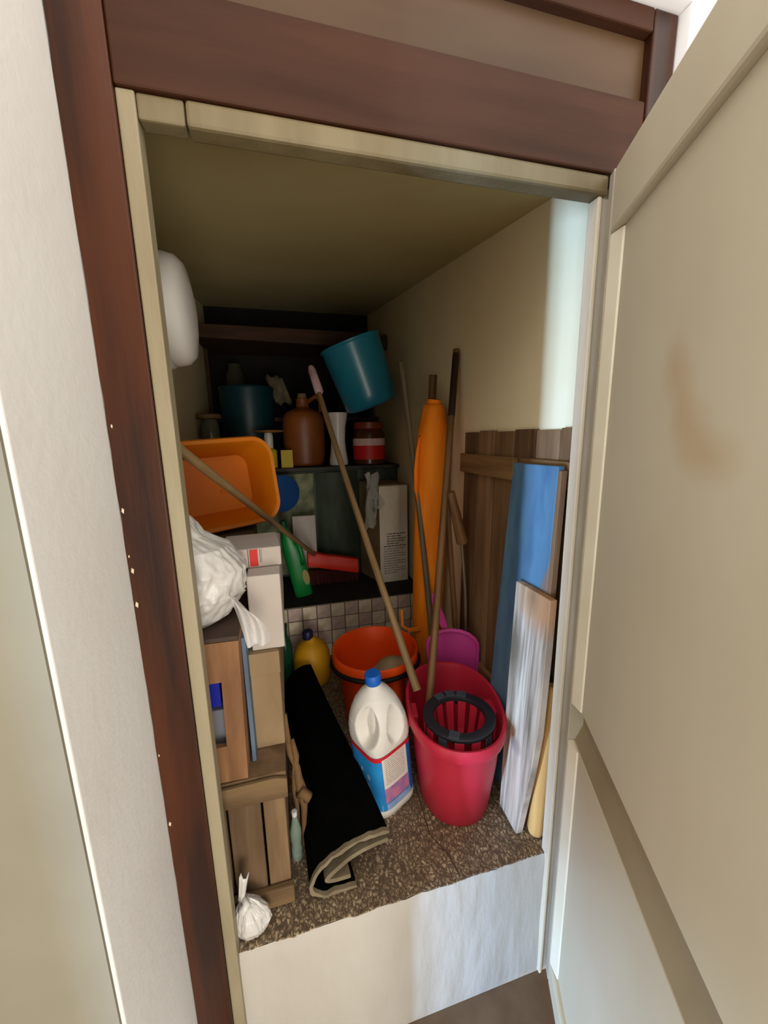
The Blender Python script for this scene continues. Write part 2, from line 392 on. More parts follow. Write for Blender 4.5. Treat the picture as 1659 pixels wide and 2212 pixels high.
# ---- white bleach jug
JW = mat('jug_white_plastic', S(226,222,214), 0.4, spec=0.4, col2=S(216,210,200), scale=4)
t = thing('bleach_jug', 'tall white plastic jug with blue cap and blue and red label', 'bottle', (0.238, 0.952, 0.002), (0, math.radians(-5.5), math.radians(25)))
def sq(h, z, e=3.2, n=64, cx=0, cy=0, hy=None):
    r = []
    hy = h if hy is None else hy
    for k in range(n):
        a = 2*pi*(k+.5)/n; c, s_ = math.cos(a), math.sin(a)
        q = (abs(c)**e + abs(s_)**e) ** (-1.0/e)
        r.append(V(cx + h*q*c, cy + hy*q*s_, z))
    return r
prof = [(.061,0,4),(.068,.004,4.2),(.0695,.02,4.4),(.068,.026,4.4),(.068,.212,4.4),(.070,.220,4.4),(.0715,.235,4.2),(.0715,.26,3.8),(.0695,.285,3.2),(.065,.31,2.7),(.056,.335,2.4),(.042,.357,2.1),(.027,.372,2),(.0185,.380,2),(.0185,.396,2)]
rings = []
import itertools
zs = [p[1] for p in prof]
def interp(z):
    for (h0,z0,e0),(h1,z1,e1) in zip(prof, prof[1:]):
        if z0 <= z <= z1 and z1 > z0:
            q = (z-z0)/(z1-z0); return h0+(h1-h0)*q, e0+(e1-e0)*q
    return prof[-1][0], prof[-1][2]
zz = sorted(set([p[1] for p in prof] + [.22 + .0025*i for i in range(64)]))
for z in zz:
    h, e_ = interp(z); ring = sq(h, z, e_, n=160)
    if .225 < z < .372:
        for p in ring:
            ph = math.degrees(math.atan2(p.y, p.x)) % 360
            for c_, hw, zc_, hz_, dp in ((205, 33, .290, .060, .034), (277, 24, .284, .056, .030)):
                rr = ((ph - c_ - (z - zc_)*90)/hw)**2 + ((z - zc_)/hz_)**2
                if rr < 1:
                    q = 1 - rr; q = min(1, q*1.7); q = q*q*(3-2*q); l = math.hypot(p.x, p.y)
                    p.x *= 1 - dp*q/l; p.y *= 1 - dp*q/l
    rings.append(ring)
mb = MB(); mb.loft(rings); mb.build('body', JW, t, smooth=True)
CB = mat('blue_cap_plastic', S(24,96,190), 0.4)
mb = MB(); mb.lathe([(.0215,.386),(.0225,.388),(.0225,.412),(.020,.4155),(0.001,.416)], 30); mb.build('cap', CB, t, smooth='auto')
mb = MB(); mb.lathe([(.0200,.378),(.0215,.379),(.0215,.3855),(.02,.386)], 30); mb.build('collar', JW, t, smooth='auto')
# label: one sleeve per face (front corner between -y face ... and -x face)
LB = mat('label_blue', S(30,118,186), 0.45, S(40,140,205), 12); LR = mat('label_red', S(196,30,44), 0.45)
LWt = mat('label_white', S(222,212,200), 0.5); LP = mat('label_pink', S(196,120,150), 0.5, S(150,110,160), 40, lo=.4, hi=.6)
LDB = mat('label_dark_blue', S(22,86,160), 0.45); LPB = mat('label_pale_blue', S(120,150,195), 0.5, S(150,170,205), 30)
INK = mat('print_grey', S(150,140,136), 0.6)
def face_patch(mb, face, u0, u1, z0, z1, off=0.0012):
    """patch lying on the flat side of the jug; face 'R' = -y side, 'L' = -x side"""
    h = .068
    n = 6; A = []
    for j in range(2):
        for i in range(n+1):
            u = u0 + (u1-u0)*i/n
            w = -(h**4.4 - abs(u)**4.4) ** (1/4.4) if abs(u) < h else 0
            w -= off; z = (z0, z1)[j]
            A.append(V(u, w, z) if face == 'R' else V(w, u, z))
    mb.add(A, [(i, i+1, n+2+i, n+1+i) for i in range(n)])
def sleeve(a0, a1, z0, z1, off, n=40):
    mb = MB(); A = []
    for z in (z0, z1):
        for i in range(n+1):
            a = math.radians(a0 + (a1-a0)*i/n); c, s_ = math.cos(a), math.sin(a); q = (abs(c)**4.4 + abs(s_)**4.4) ** (-1/4.4)
            A.append(V((.068+off)*q*c, (.068+off)*q*s_, z))
    mb.add(A, [(i, i+1, n+2+i, n+1+i) for i in range(n)]); return mb
L0 = sleeve(140, 311, .030, .212, .0010).build('label', LB, t, smooth=True)
def lp(name, face, u0, u1, z0, z1, m, off=.0018): mb = MB(); face_patch(mb, face, u0, u1, z0, z1, off); return mb.build(name, m, L0)
sleeve(140, 311, .198, .2125, .0016).build('label_band', LR, L0, smooth=True)
lp('label_text_panel', 'R', -.048, .036, .105, .203, LWt, .0022); lp('label_picture', 'R', -.048, .036, .056, .105, LP, .0022)
lp('label_foot', 'R', -.058, .044, .030, .052, LPB, .0020); lp('label_stripe', 'R', .040, .058, .040, .198, LDB, .0020)
tx = MB(); rng = random.Random(5)
for i in range(13):
    u = -.041
    z = .197 - i*.0066
    while u < .024:
        w = rng.uniform(.004, .012); face_patch(tx, 'R', u, min(u+w, .027), z, z+.0018, .0027); u += w + .002
o = tx.build('label_small_print', INK, L0); o['kind'] = 'stuff'
sp = MB()
for (u, z, r) in ((-.02,.10,.008), (-.012,.094,.006), (-.028,.135,.007), (0.0,.145,.006)):
    w = -.068 - .0022
    sp.add([V(w, u, z)] + [V(w, u + r*math.cos(2*pi*k/12), z + r*1.3*math.sin(2*pi*k/12)) for k in range(12)], [(0, 1+k, 1+(k+1) % 12) for k in range(12)])
sp.build('label_splash', mat('label_splash_white', S(150,185,215), .5), L0)

# ---- rolled mat
RB = mat('mat_black', S(7,7,6), 0.98, S(4,4,4), 30, bump=.2, bscale=200, spec=.05); RE = mat('mat_edge_felt', S(128,114,90), 0.9, S(104,92,70), 20, bump=.2, bscale=80)
prof = [(.105,.010),(.06,.007),(.02,.008),(.000,.024),(.002,.050),(.022,.085),(.055,.112),(.10,.130),(.145,.139),(.186,.136)]
# smooth the profile
def chaik(p):
    q = [p[0]]
    for a, c in zip(p, p[1:]): q += [(a[0]*.75+c[0]*.25, a[1]*.75+c[1]*.25), (a[0]*.25+c[0]*.75, a[1]*.25+c[1]*.75)]
    return q + [p[-1]]
pr = chaik(chaik(prof)); th = .0065
def offs(p, d):
    out = []
    for i in range(len(p)):
        a = p[max(i-1,0)]; c = p[min(i+1,len(p)-1)]; tx_, tz = c[0]-a[0], c[1]-a[1]; l = math.hypot(tx_, tz) or 1
        out.append((p[i][0] - tz/l*d, p[i][1] + tx_/l*d))
    return out
oA, oB = offs(pr, th/2), offs(pr, -th/2)
ys = [.732, .737, .85, 1.0, 1.15, 1.3, 1.44, 1.46]
t = thing('rolled_mat', 'black floor mat loosely rolled up, lying with its felt edge to the front', 'mat', (0, 0, 0))
def shift(x, y, z):
    q = (y-.732)/.73; jag = 0
    s_ = 1 - .40*q
    return V(x*s_ - .050*q + .012*math.sin(q*6)*.2, y + jag, max(.002, z*(1+.05*q)))
mb = MB(); rings = []
for y in ys:
    rings.append([shift(x, y + (.006*noise.noise((x*40, z*40, 0)) if y < .74 else 0), z) for x, z in oA] + [shift(x, y + (.006*noise.noise((x*40, z*40, 0)) if y < .74 else 0), z) for x, z in oB[::-1]])
mb.loft(rings); mb.build('mat_body', RB, t, smooth='auto')
mb = MB(); ring0 = [shift(x, .7275 + .006*noise.noise((x*40, z*40, 0)), z) for x, z in offs(pr, th*.62)] + [shift(x, .7275 + .006*noise.noise((x*40, z*40, 0)), z) for x, z in offs(pr, -th*.62)[::-1]]
ring1 = [p + V(0, .010, 0) for p in ring0]
mb.loft([ring0, ring1]); mb.build('felt_edge', RE, t, smooth='auto')
# flap of felt lining lying inside the curl
mb = MB(); fl_ = chaik(chaik([(.188,.104),(.14,.097),(.095,.082),(.062,.060),(.036,.040),(.032,.026),(.05,.018),(.095,.018)]))
A = offs(fl_, .011); Bq = offs(fl_, 0.0)
mb.loft([[shift(x, y, z) for x, z in A] + [shift(x, y, z) for x, z in Bq[::-1]] for y in (.741, .80, .9, 1.2)])
mb.build('felt_lining', RE, t, smooth='auto')

# ---- orange bucket behind
OB = mat('orange_red_plastic', S(238,80,16), 0.4, spec=.4, col2=S(226,66,10), scale=4); BKW = mat('black_wire', S(18,16,16), .5)
t = thing('orange_bucket', 'round orange-red bucket with dark handle thickened into a shade band under its rim, holding a cloth', 'bucket', (0.285, 1.262, 0))
mb = MB(); mb.lathe([(.105,0),(.112,.004),(.136,.24),(.140,.246),(.152,.250),(.156,.262),(.157,.292),(.153,.30),(.149,.298),(.146,.285),(.133,.24),(.108,.01)], 56)
mb.build('body', OB, t, smooth='auto')
mb = MB(); pts = [(.158*math.cos(a), .158*math.sin(a) , .252 - .012*math.sin(a)) for a in [pi + pi*2*k/47 for k in range(48)]]
mb.tube(pts, .0085, 8); mb.build('handle', BKW, t, smooth='auto')  # black wire thickened to imitate the shadow under the rim
# cloth in it
CL = mat('beige_cloth', S(158,138,104), .95, S(136,116,84), 20, bump=.2)
mb = MB(); rings = []
for i in range(9):
    q = i/8; r = .075*math.sqrt(max(0, 1-q*q)) + .002
    rings.append([V(.0 + r*math.cos(2*pi*k/24)*(1+.2*noise.noise((k*.6, q*2, 1))), r*math.sin(2*pi*k/24)*.8, .08*q + .012*noise.noise((k*.5, q*3, 5))*(1-q)) for k in range(24)])
mb.loft(rings); o = mb.build('cloth', CL, None, smooth=True); o.location = (0.335, 1.212, 0.195)
tag(o, 'crumpled beige cloth heaped inside the orange-red bucket', 'cloth')
mb = MB(); mb.lathe([(.128,.0),(.133,.19),(.02,.195)], 30, cap1=True); 

# ---- orange parasol in its bag
OU = mat('orange_fabric', S(252,142,16), .75, S(238,124,8), 5, (4,4,.6), bump=.15, bscale=14, sheen=.2)
t = thing('furled_parasol', 'tall furled parasol in a bright orange fabric sleeve', 'parasol', (0.545, 1.43, 0.0), (0, math.radians(1.6), 0))
mb = MB(); rings = []; n = 32
for z, r in ((0,.044),(.012,.056),(.2,.060),(.5,.064),(.8,.066),(.98,.066),(1.05,.062),(1.09,.053),(1.12,.047),(1.145,.043),(1.16,.040),(1.168,.028)):
    rings.append([V(r*math.cos(2*pi*k/n)*(1 + .06*noise.noise((math.cos(2*pi*k/n)*2, math.sin(2*pi*k/n)*2, z*5))*(2.2 if z > 1.06 else 1)), r*math.sin(2*pi*k/n)*(1+.05*noise.noise((k*.4, 1, z*5))), z) for k in range(n)])
mb.loft(rings); mb.build('sleeve', OU, t, smooth=True)
mb = MB(); mb.loft([[V(-.056,-.022,z0), V(-.066-w,-.037,z0-.01), V(-.068-w,-.030,z0-.01), V(-.060,-.012,z0)] for z0, w in ((.80,.002),(.86,.016),(.93,.018),(1.0,.012),(1.05,.002))]); mb.build('flap', OU, t, smooth=True)
mb = MB(); mb.box((-.105,-.052,.265), (-.045,-.045,.282)); mb.tube([(-.10,-.05,.275),(-.128,-.055,.30),(-.132,-.055,.37)], .006, 8); mb.build('strap', OU, t, bevel=.002)
mb = MB(); mb.tube([(.0,.0,1.165),(.002,0,1.18)], .03, 16); mb.build('drawstring_top', OU, t, smooth='auto')

# ---- long sticks
def stick(name, label, cat, p0, p1, r0, r1, m, extra=None, group=None, bow=0.0):
    p0, p1 = V(*p0), V(*p1); t = thing(name, label, cat, p0, frame_rot(p1 - p0), group); L = (p1 - p0).length
    mb = MB(); n = 9
    mb.tube([(bow*math.sin(pi*i/n), 0, L*i/n) for i in range(n+1)], [r0 + (r1-r0)*i/n for i in range(n+1)], 14)
    mb.build('pole', m, t, smooth='auto'); return t, L
t, L = stick('brown_pole', 'thick brown wooden pole with a dark upper end, standing in the red mop bucket', 'pole', (.372,.962,.16), (.640,1.372,1.352), .0125, .0118, M['wood_stick'])
mb = MB(); mb.tube([(0,0,L*.80),(0,0,L*.985),(0,0,L)], [.0126,.0126,.008], 14); mb.build('dark_grip', M['wood_dark'], t, smooth='auto')
mb = MB(); mb.tube([(0,0,-.11),(0,0,0)], [.012,.0125], 14); mb.build('lower_end', M['wood_stick'], t, smooth='auto')
t, L = stick('thin_pole', 'thin grey weathered pole standing in front of the orange parasol', 'pole', (.536,1.268,.0), (.470,1.50,1.326), .0115, .0105, M['wood_gray'], bow=.01)
t, L = stick('pink_grip_pole', 'long brown pole with a pale pink grip, its cut end on the mop bucket', 'pole', (.350,.985,.297), (.158,1.86,1.36), .0125, .011, M['wood_pale'], bow=-.006)
GP = mat('pale_pink_grip', S(196,164,170), .6, S(120,70,80), 10, lo=.5, hi=.75)
mb = MB(); mb.tube([(0,0,L-.16),(0,0,L-.15),(0,0,L-.02),(0,0,L+.002)], [.0135,.019,.018,.013], 16); mb.build('grip', GP, t, smooth='auto')
t, L = stick('short_pole', 'short brown pole leaning on the wall behind the orange parasol', 'pole', (.640,1.72,.271), (.641,1.60,1.30), .017, .016, M['wood_stick'])
# tool behind the mop stick: thick handle and thin rods
t, L = stick('paint_pole', 'short thick wooden handle with a thin metal rod below it, leaning beside the plank panel', 'tool', (.594,1.20,.682), (.536,1.175,.865), .021, .013, M['wood_stick'])
bpy.context.view_layer.update(); inv = t.matrix_world.inverted()
mb = MB(); mb.tube([(0,0,.01), inv @ V(.612,1.205,.50), inv @ V(.618,1.200,.30), inv @ V(.600,1.195,.004)], .006, 10); mb.build('rod', mat('old_steel', S(130,118,96), .4, metal=.6), t, smooth='auto')
stick('wooden_lath', 'plain wooden stick between the mop pole and the thick tool handle', 'stick', (.606,1.205,.0), (.532,1.20,.85), .0105, .0095, M['wood_stick'])

# ---- broom with red head on the ledge
t, L = stick('hand_broom', 'long pale diagonal stick with a red broom head, crossing above the white boxes', 'broom', (.135,2.0,.445), (-.235,.74,1.10), .0105, .0105, M['wood_pale'])
RD = mat('red_broom_plastic', S(226,46,12), .45, S(204,34,8), 6)
e0 = Vector((.175,2.02,.40)); 
hb = MB(); hb.loft([[V(x, y0+dy, z0+dz) for dy, dz in ((-.03,-.03),(.03,-.03),(.034,.01),(.02,.045),(-.02,.045),(-.034,.01))] for x, y0, z0 in ((.10,2.02,.405),(.12,2.02,.410),(.20,2.02,.388),(.225,2.02,.380),(.23,2.02,.382),(.355,2.02,.352),(.37,2.02,.35))])
o = hb.build('broom_head', RD, None, bevel=.006, smooth='auto')
o.parent = t; bpy.context.view_layer.update(); o.matrix_parent_inverse = t.matrix_world.inverted()
bm_ = MB(); rng = random.Random(2)
for i in range(46):
    x = .105 + .26*i/45
    for y in (1.995, 2.015, 2.035): bm_.tube([(x, y, .36 - (x-.1)*.12), (x + rng.uniform(-.004,.004), y + rng.uniform(-.008,.008), .275)], .0028, 4)
o = bm_.build('bristles', mat('dark_bristle', S(70,24,18), .8), None); o.parent = t; o.matrix_parent_inverse = t.matrix_world.inverted(); o['kind'] = 'stuff'

# ---- pink dustpan
PK = mat('pink_plastic', S(206,72,150), .45, S(190,58,134), 4)
t = thing('dustpan', 'pink plastic dustpan standing upright behind the red mop bucket', 'dustpan', (.564, 1.165, .005), (math.radians(4), math.radians(-3), math.radians(-24)))
def outline(w, h, n=10):
    pts = [(-w*.78, 0.0), (w*.78, 0.0)]
    for i in range(n+1):
        a = -0.15 + (pi + .3)*i/n; pts.append((w*math.cos(a), h + w*.72*math.sin(a)))
    return pts
ol = outline(.088, .318)
mb = MB(); mb.prism([(x, 0, z) for x, z in ol], (0, .006, 0)); mb.build('pan', PK, t, bevel=.002)
mb = MB(); rim = [(x, -.004, z) for x, z in ol[1:] + ol[:1]]; mb.tube(rim, .007, 8); mb.build('raised_rim', PK, t, smooth='auto')
mb = MB(); mb.prism([(-.036,0,.385),(-.012,0,.385),(-.022,0,.43),(-.040,0,.485),(-.047,0,.515),(-.056,0,.520),(-.064,0,.512),(-.064,0,.485),(-.052,0,.43)], (0,.012,0)); h_ = mb.build('handle', PK, t, bevel=.004)
mb = MB(); mb.prism([(-.058,-.0008,.492),(-.050,-.0008,.492),(-.051,-.0008,.510),(-.057,-.0008,.510)], (0,.0135,0)); mb.build('hanging_slot', mat('slot_shadow_plastic', S(60,20,40), .7), h_)

# ---- wooden plank panel on the right wall
PB = [mat('panel_plank_%d' % i, S(*c), .75, S(*c2), 5, (6,6,.5), bump=.15, bscale=30) for i, (c, c2) in enumerate((((122,90,58),(94,66,40)), ((138,104,72),(108,78,50)), ((106,78,52),(80,56,34))))]
PH = mat('panel_batten', S(132,98,58), .75, S(104,74,42), 5, (6,.5,6), bump=.15, bscale=30)
t = thing('plank_panel', 'brown panel of old vertical planks with cross battens leaning on the right wall', 'panel', (.634, 0, 0), (0, math.radians(.6), 0))
ys_ = [.700,.800,.893,.990,1.095,1.195,1.300]
for i in range(6):
    mb = MB(); mb.box((0.0, ys_[i] + .0025, .004 + .006*(i % 2)), (.012, ys_[i+1] - .0025, 1.062 - .004*(i % 2))); mb.build('plank', PB[i % 3], t, bevel=.002)
for i, (z0, z1) in enumerate(((.92,.985),(.20,.26))):
    for (y0, y1) in ((.700,.93),(.965,1.30)):
        mb = MB(); mb.box((-.016, y0, z0), (-.0005, y1, z1)); mb.build('batten', PH, t, bevel=.002)

# ---- blue painted board
bl = bpy.data.materials.new('flaking_blue_paint'); bl.use_nodes = True
nt = bl.node_tree; b = nt.nodes['Principled BSDF']; b.inputs['Roughness'].default_value = .5
tc = nt.nodes.new('ShaderNodeTexCoord'); mp = nt.nodes.new('ShaderNodeMapping'); mp.inputs['Scale'].default_value = (1, 6, 1.6); nt.links.new(tc.outputs['Object'], mp.inputs[0])
n1 = nt.nodes.new('ShaderNodeTexNoise'); n1.inputs['Scale'].default_value = 3.2; n1.inputs['Detail'].default_value = 5; nt.links.new(mp.outputs[0], n1.inputs['Vector'])
sx = nt.nodes.new('ShaderNodeSeparateXYZ'); nt.links.new(tc.outputs['Object'], sx.inputs[0])
mr = nt.nodes.new('ShaderNodeMapRange'); mr.inputs['From Min'].default_value = 0.06; mr.inputs['From Max'].default_value = -0.012; nt.links.new(sx.outputs['Y'], mr.inputs['Value'])
mz = nt.nodes.new('ShaderNodeMapRange'); mz.inputs['From Min'].default_value = .95; mz.inputs['From Max'].default_value = .35; nt.links.new(sx.outputs['Z'], mz.inputs['Value'])
ad = nt.nodes.new('ShaderNodeMath'); ad.operation = 'MULTIPLY'; nt.links.new(mr.outputs[0], ad.inputs[0]); nt.links.new(mz.outputs[0], ad.inputs[1])
ad2 = nt.nodes.new('ShaderNodeMath'); ad2.operation = 'ADD'; nt.links.new(ad.outputs[0], ad2.inputs[0])
ns = nt.nodes.new('ShaderNodeMath'); ns.operation = 'MULTIPLY'; ns.inputs[1].default_value = .9; nt.links.new(n1.outputs['Fac'], ns.inputs[0]); nt.links.new(ns.outputs[0], ad2.inputs[1])
cr = nt.nodes.new('ShaderNodeValToRGB'); els = cr.color_ramp.elements
els[0].position = .25; els[0].color = S(58,88,116); els[1].position = .52; els[1].color = S(82,116,138)
e = els.new(.80); e.color = S(76,108,130); e = els.new(.86); e.color = S(120,102,90)
nt.links.new(ad2.outputs[0], cr.inputs[0]); nt.links.new(cr.outputs[0], b.inputs['Base Color'])
t = thing('blue_board', 'tall board in chipped sky blue paint leaning in front of the plank panel', 'board', (.579, .755, .002), (0, math.radians(1.2), 0))
mb = MB(); mb.prism([(0,.010,0),(0,.232,0),(0,.200,.5),(0,.163,.972),(0,-.012,.975),(0,-.005,.5)], (.018,0,0)); mb.build('face_board', bl, t, bevel=.002)
mb = MB(); mb.prism([(.001,.009,0),(.001,-.0055,.5),(.001,-.0125,.965),(.001,-.023,.965),(.001,-.019,.5),(.001,-.006,0)], (.016,0,0)); mb.build('bare_edge', PB[1], t, bevel=.001)

# ---- weathered board in front
wb = bpy.data.materials.new('weathered_grey_board'); wb.use_nodes = True
nt = wb.node_tree; b = nt.nodes['Principled BSDF']; b.inputs['Roughness'].default_value = .8
tc = nt.nodes.new('ShaderNodeTexCoord'); mp = nt.nodes.new('ShaderNodeMapping'); mp.inputs['Scale'].default_value = (3, 30, 1.6); nt.links.new(tc.outputs['Object'], mp.inputs[0])
n1 = nt.nodes.new('ShaderNodeTexNoise'); n1.inputs['Scale'].default_value = 2.5; n1.inputs['Detail'].default_value = 7; nt.links.new(mp.outputs[0], n1.inputs['Vector'])
cr = nt.nodes.new('ShaderNodeValToRGB'); els = cr.color_ramp.elements
els[0].position = .28; els[0].color = S(98,78,60); els[1].position = .66; els[1].color = S(196,178,156)
nt.links.new(n1.outputs['Fac'], cr.inputs[0])
c_ = cr.outputs[0]
c_ = blob((0,.085,.50), (.2,.05,.10), c_, S(112,98,80), 1.4)
c_ = blob((0,.0,.66), (.2,.11,.10), c_, S(168,124,84), 1.6)
c_ = blob((0,.03,.66), (.2,.03,.06), c_, S(130,96,66), 1.0)
c_ = blob((0,.04,.24), (.2,.03,.03), c_, S(120,104,98), 1.4)
c_ = blob((0,.03,.12), (.2,.03,.18), c_, S(184,160,138), 0.9)
nt.links.new(c_, b.inputs['Base Color'])
bp = nt.nodes.new('ShaderNodeBump'); bp.inputs['Strength'].default_value = .35; bp.inputs['Distance'].default_value = .004; nt.links.new(n1.outputs['Fac'], bp.inputs['Height']); nt.links.new(bp.outputs[0], b.inputs['Normal'])
t = thing('weathered_board', 'pale grey weathered board with a dark stain, standing nearest on the right', 'board', (.538, .735, .0), (0, math.radians(2.8), 0))
mb = MB(); mb.prism([(0,0,0.004),(0,.010,.002),(0,.084,.010),(0,.097,.30),(0,.104,.674),(0,.05,.676),(0,-.030,.676),(0,-.034,.55),(0,-.037,.33),(0,-.028,.22)], (.020,0,0)); mb.build('board_body', wb, t, bevel=.002)

# ---- yellow wooden handle at the right jamb
t = thing('yellow_pole', 'short varnished yellow wooden pole with rounded end beside the right door jamb', 'pole', (.592, .728, .012), (0, math.radians(3.0), 0))
YW = mat('varnished_yellow_wood', S(214,168,104), .4, S(196,146,82), 6, (8,8,.6), coat=.2)
mb = MB(); mb.tube([(0,0,-.011),(0,0,-.006),(0,0,.006),(0,0,.25),(0,0,.42),(0,0,.425)], [.012,.019,.022,.020,.018,.012], 20); mb.build('shaft', YW, t, smooth='auto')

# ---- left stack: lower crate
CWd = [mat('crate_wood_%d' % i, S(*c), .8, S(*c2), 5, (5,5,.7), bump=.2, bscale=30) for i, (c, c2) in enumerate((((122,96,68),(94,72,48)), ((112,88,62),(88,66,44)), ((132,106,76),(102,78,52))))]
CH = mat('crate_rail_wood', S(116,92,62), .8, S(88,66,42), 5, (.7,5,5), bump=.2, bscale=30)
t = thing('fruit_crate', 'old slatted wooden crate at the bottom of the left stack', 'crate', (0, 0, 0))
for i, (x0, x1, z0, z1, m, dy) in enumerate(((-.385,-.285,.05,.316,CWd[1],.004), (-.280,-.165,.05,.316,CWd[0],.002), (-.160,-.0935,.03,.30,CWd[1],0.0), (-.0885,-.042,.045,.30,CWd[2],.001))):
    mb = MB(); mb.box((x0, .752 + dy, z0), (x1, .764 + dy, z1)); mb.build('plank', m, t, bevel=.002)
mb = MB(); mb.prism([(-.385,.744,.288),(-.034,.744,.282),(-.034,.744,.328),(-.06,.744,.336),(-.385,.744,.328)], (0,.009,0)); mb.build('top_rail', CH, t, bevel=.002)
mb = MB(); mb.box((-.385,.736,.004), (-.036,.7515,.052)); mb.build('bottom_rail', CH, t, bevel=.003)
for z0 in (.02,.125,.23):
    mb = MB(); mb.box((-.052,.770,z0), (-.042,1.16,z0+.085)); mb.build('side_slat', CWd[0], t, bevel=.002)
    mb = MB(); mb.box((-.405,.770,z0), (-.395,1.16,z0+.085)); mb.build('side_slat', CWd[0], t, bevel=.002)
mb = MB(); mb.box((-.40,1.161,.004), (-.042,1.172,.320)); mb.build('end_board', CWd[1], t, bevel=.002)
mb = MB(); mb.box((-.40,.756,.321), (-.036,1.17,.337)); mb.build('lid_board', CWd[0], t, bevel=.002)

# ---- upper wooden box with hand hole
BX = mat('wine_box_wood', S(148,106,70), .7, S(112,76,46), 5, (5,5,.7), bump=.12, bscale=30)
t = thing('wooden_box', 'light brown wooden box with a hand slot showing blue packaging, under the white bag', 'box', (0, .0, .338), (0, math.radians(1.2), 0))
X0, X1, HZ = -.40, -.113, .318
hx0, hx1, hz0, hz1 = -.178, -.150, .085, .232
mb = MB()
mb.box((X0,.757,0), (hx0,.769,HZ)); mb.box((hx1,.757,0), (X1,.769,HZ)); mb.box((hx0,.757,0), (hx1,.769,hz0)); mb.box((hx0,.757,hz1), (hx1,.769,HZ))
mb.build('front_board', BX, t)
mb = MB(); mb.box((X1-.011,.7695,0), (X1,1.10,HZ)); mb.build('side_board', BX, t, bevel=.002)
mb = MB(); mb.box((X0,.7695,0), (X0+.011,1.10,HZ)); mb.build('side_board', BX, t, bevel=.002)
mb = MB(); mb.box((X0,1.1005,0), (X1,1.11,HZ)); mb.build('back_board', BX, t, bevel=.002)
mb = MB(); mb.box((X0+.012,.7695,0), (X1-.012,1.10,.010)); mb.build('bottom_board', BX, t)
mb = MB(); mb.box((X0,.757,HZ+.0005), (X1,1.11,HZ+.010)); mb.build('lid_board', mat('dark_lid_wood', S(84,66,56), .8, S(64,50,42), 5), t, bevel=.002)
BP = mat('blue_carton', S(20,32,160), .5); GPk = mat('grey_carton', S(120,120,126), .6); WPk = mat('white_carton', S(206,200,196), .6)
o = MB().box((-.205,.80,.351+.012+.128), (-.158,.88,.351+.29)).build('blue_packet', BP); tag(o, 'bright blue packet seen through the hand slot of the wooden box', 'packet')
o = MB().box((-.24,.79,.351+.012), (-.135,.90,.351+.138)).build('grey_packet', GPk, bevel=.003); tag(o, 'grey packet under the blue one, inside the slotted wooden box', 'packet')
o = MB().box((-.235,.795,.351+.14), (-.207,.90,.351+.29)).build('white_packet', WPk); tag(o, 'white packet left of the blue one, inside the slotted wooden box', 'packet')
o = MB().box((-.1065,.80,.339), (-.0985,1.02,.64)).build('blue_folder', mat('slate_blue_card', S(92,112,132), .6, S(70,86,104), 6)); tag(o, 'slate blue folder standing between wooden box and beige box', 'folder')
# ---- beige box + white boxes behind
BG = mat('beige_board', S(150,126,94), .75, S(130,106,76), 3, (2,2,1), bump=.08)
t = thing('beige_carton', 'plain beige carton standing under the white boxes', 'box', (-.004, 0, .338))
mb = MB(); mb.box((-.0975,.835,0), (-.031,1.24,.243)); mb.build('carton_body', BG, t, bevel=.004)
mb = MB(); mb.box((-.0965,.8325,.19), (-.030,.8345,.243)); mb.build('folded_flap', BG, t)
mb = MB(); mb.lathe([(.0,0),(.012,0),(.016,.006),(.016,.02),(.012,.026),(0.001,.026)], 18, M=Matrix.Translation(V(-.036,.822,.165)) @ Matrix.Rotation(pi/2,4,'X')); o = mb.build('tape_roll_end', mat('cream_roll', S(196,178,140), .7), None, smooth='auto'); o.location = (0,0,.362+.02)
bpy.data.objects.remove(o)
WB = mat('white_card', S(184,173,164), .7, S(172,160,150), 3)
t = thing('white_carton', 'tall plain white carton on top of the beige carton', 'box', (-.006, 0, .5815))
mb = MB(); mb.box((-.085,.845,0), (-.014,1.24,.176)); mb.build('carton_body', WB, t, bevel=.003)
t = thing('printed_carton', 'white carton with a red stripe and dark print lying on top of the stack', 'box', (-.084, .95, .7582), (0, 0, math.radians(4)))
mb = MB(); mb.box((-.062,-.05,0), (.066,.10,.046)); mb.build('carton_body', WB, t, bevel=.004)
mb = MB(); mb.box((-.004,-.0506,.004), (.014,-.0498,.044)); mb.build('red_stripe', mat('print_red', S(186,36,28), .6), t)
mb = MB(); mb.box((.018,-.0505,.012), (.0195,-.0498,.043)); mb.box((.0215,-.0505,.012), (.0225,-.0498,.043)); mb.box((-.008,-.0505,.002), (-.006,-.0498,.045))
for (x, z, w, h) in ((-.052,.022,.004,.014),(-.046,.018,.008,.003),(-.04,.021,.003,.010),(-.028,.026,.005,.004),(-.048,.006,.018,.009)): mb.box((x,-.0505,z), (x+w,-.0498,z+h))
mb.build('print_marks', mat('print_dark', S(92,84,82), .7), t)['kind'] = 'stuff'
t = thing('side_carton', 'dim plain carton behind the orange basin on the left wall side', 'box', (0, 0, .3475))
mb = MB(); mb.box((-.41,1.18,-.346), (-.115,1.64,.362)); mb.build('carton_body', mat('dim_carton', S(110,92,66), .8, S(92,74,52), 4), t, bevel=.004)

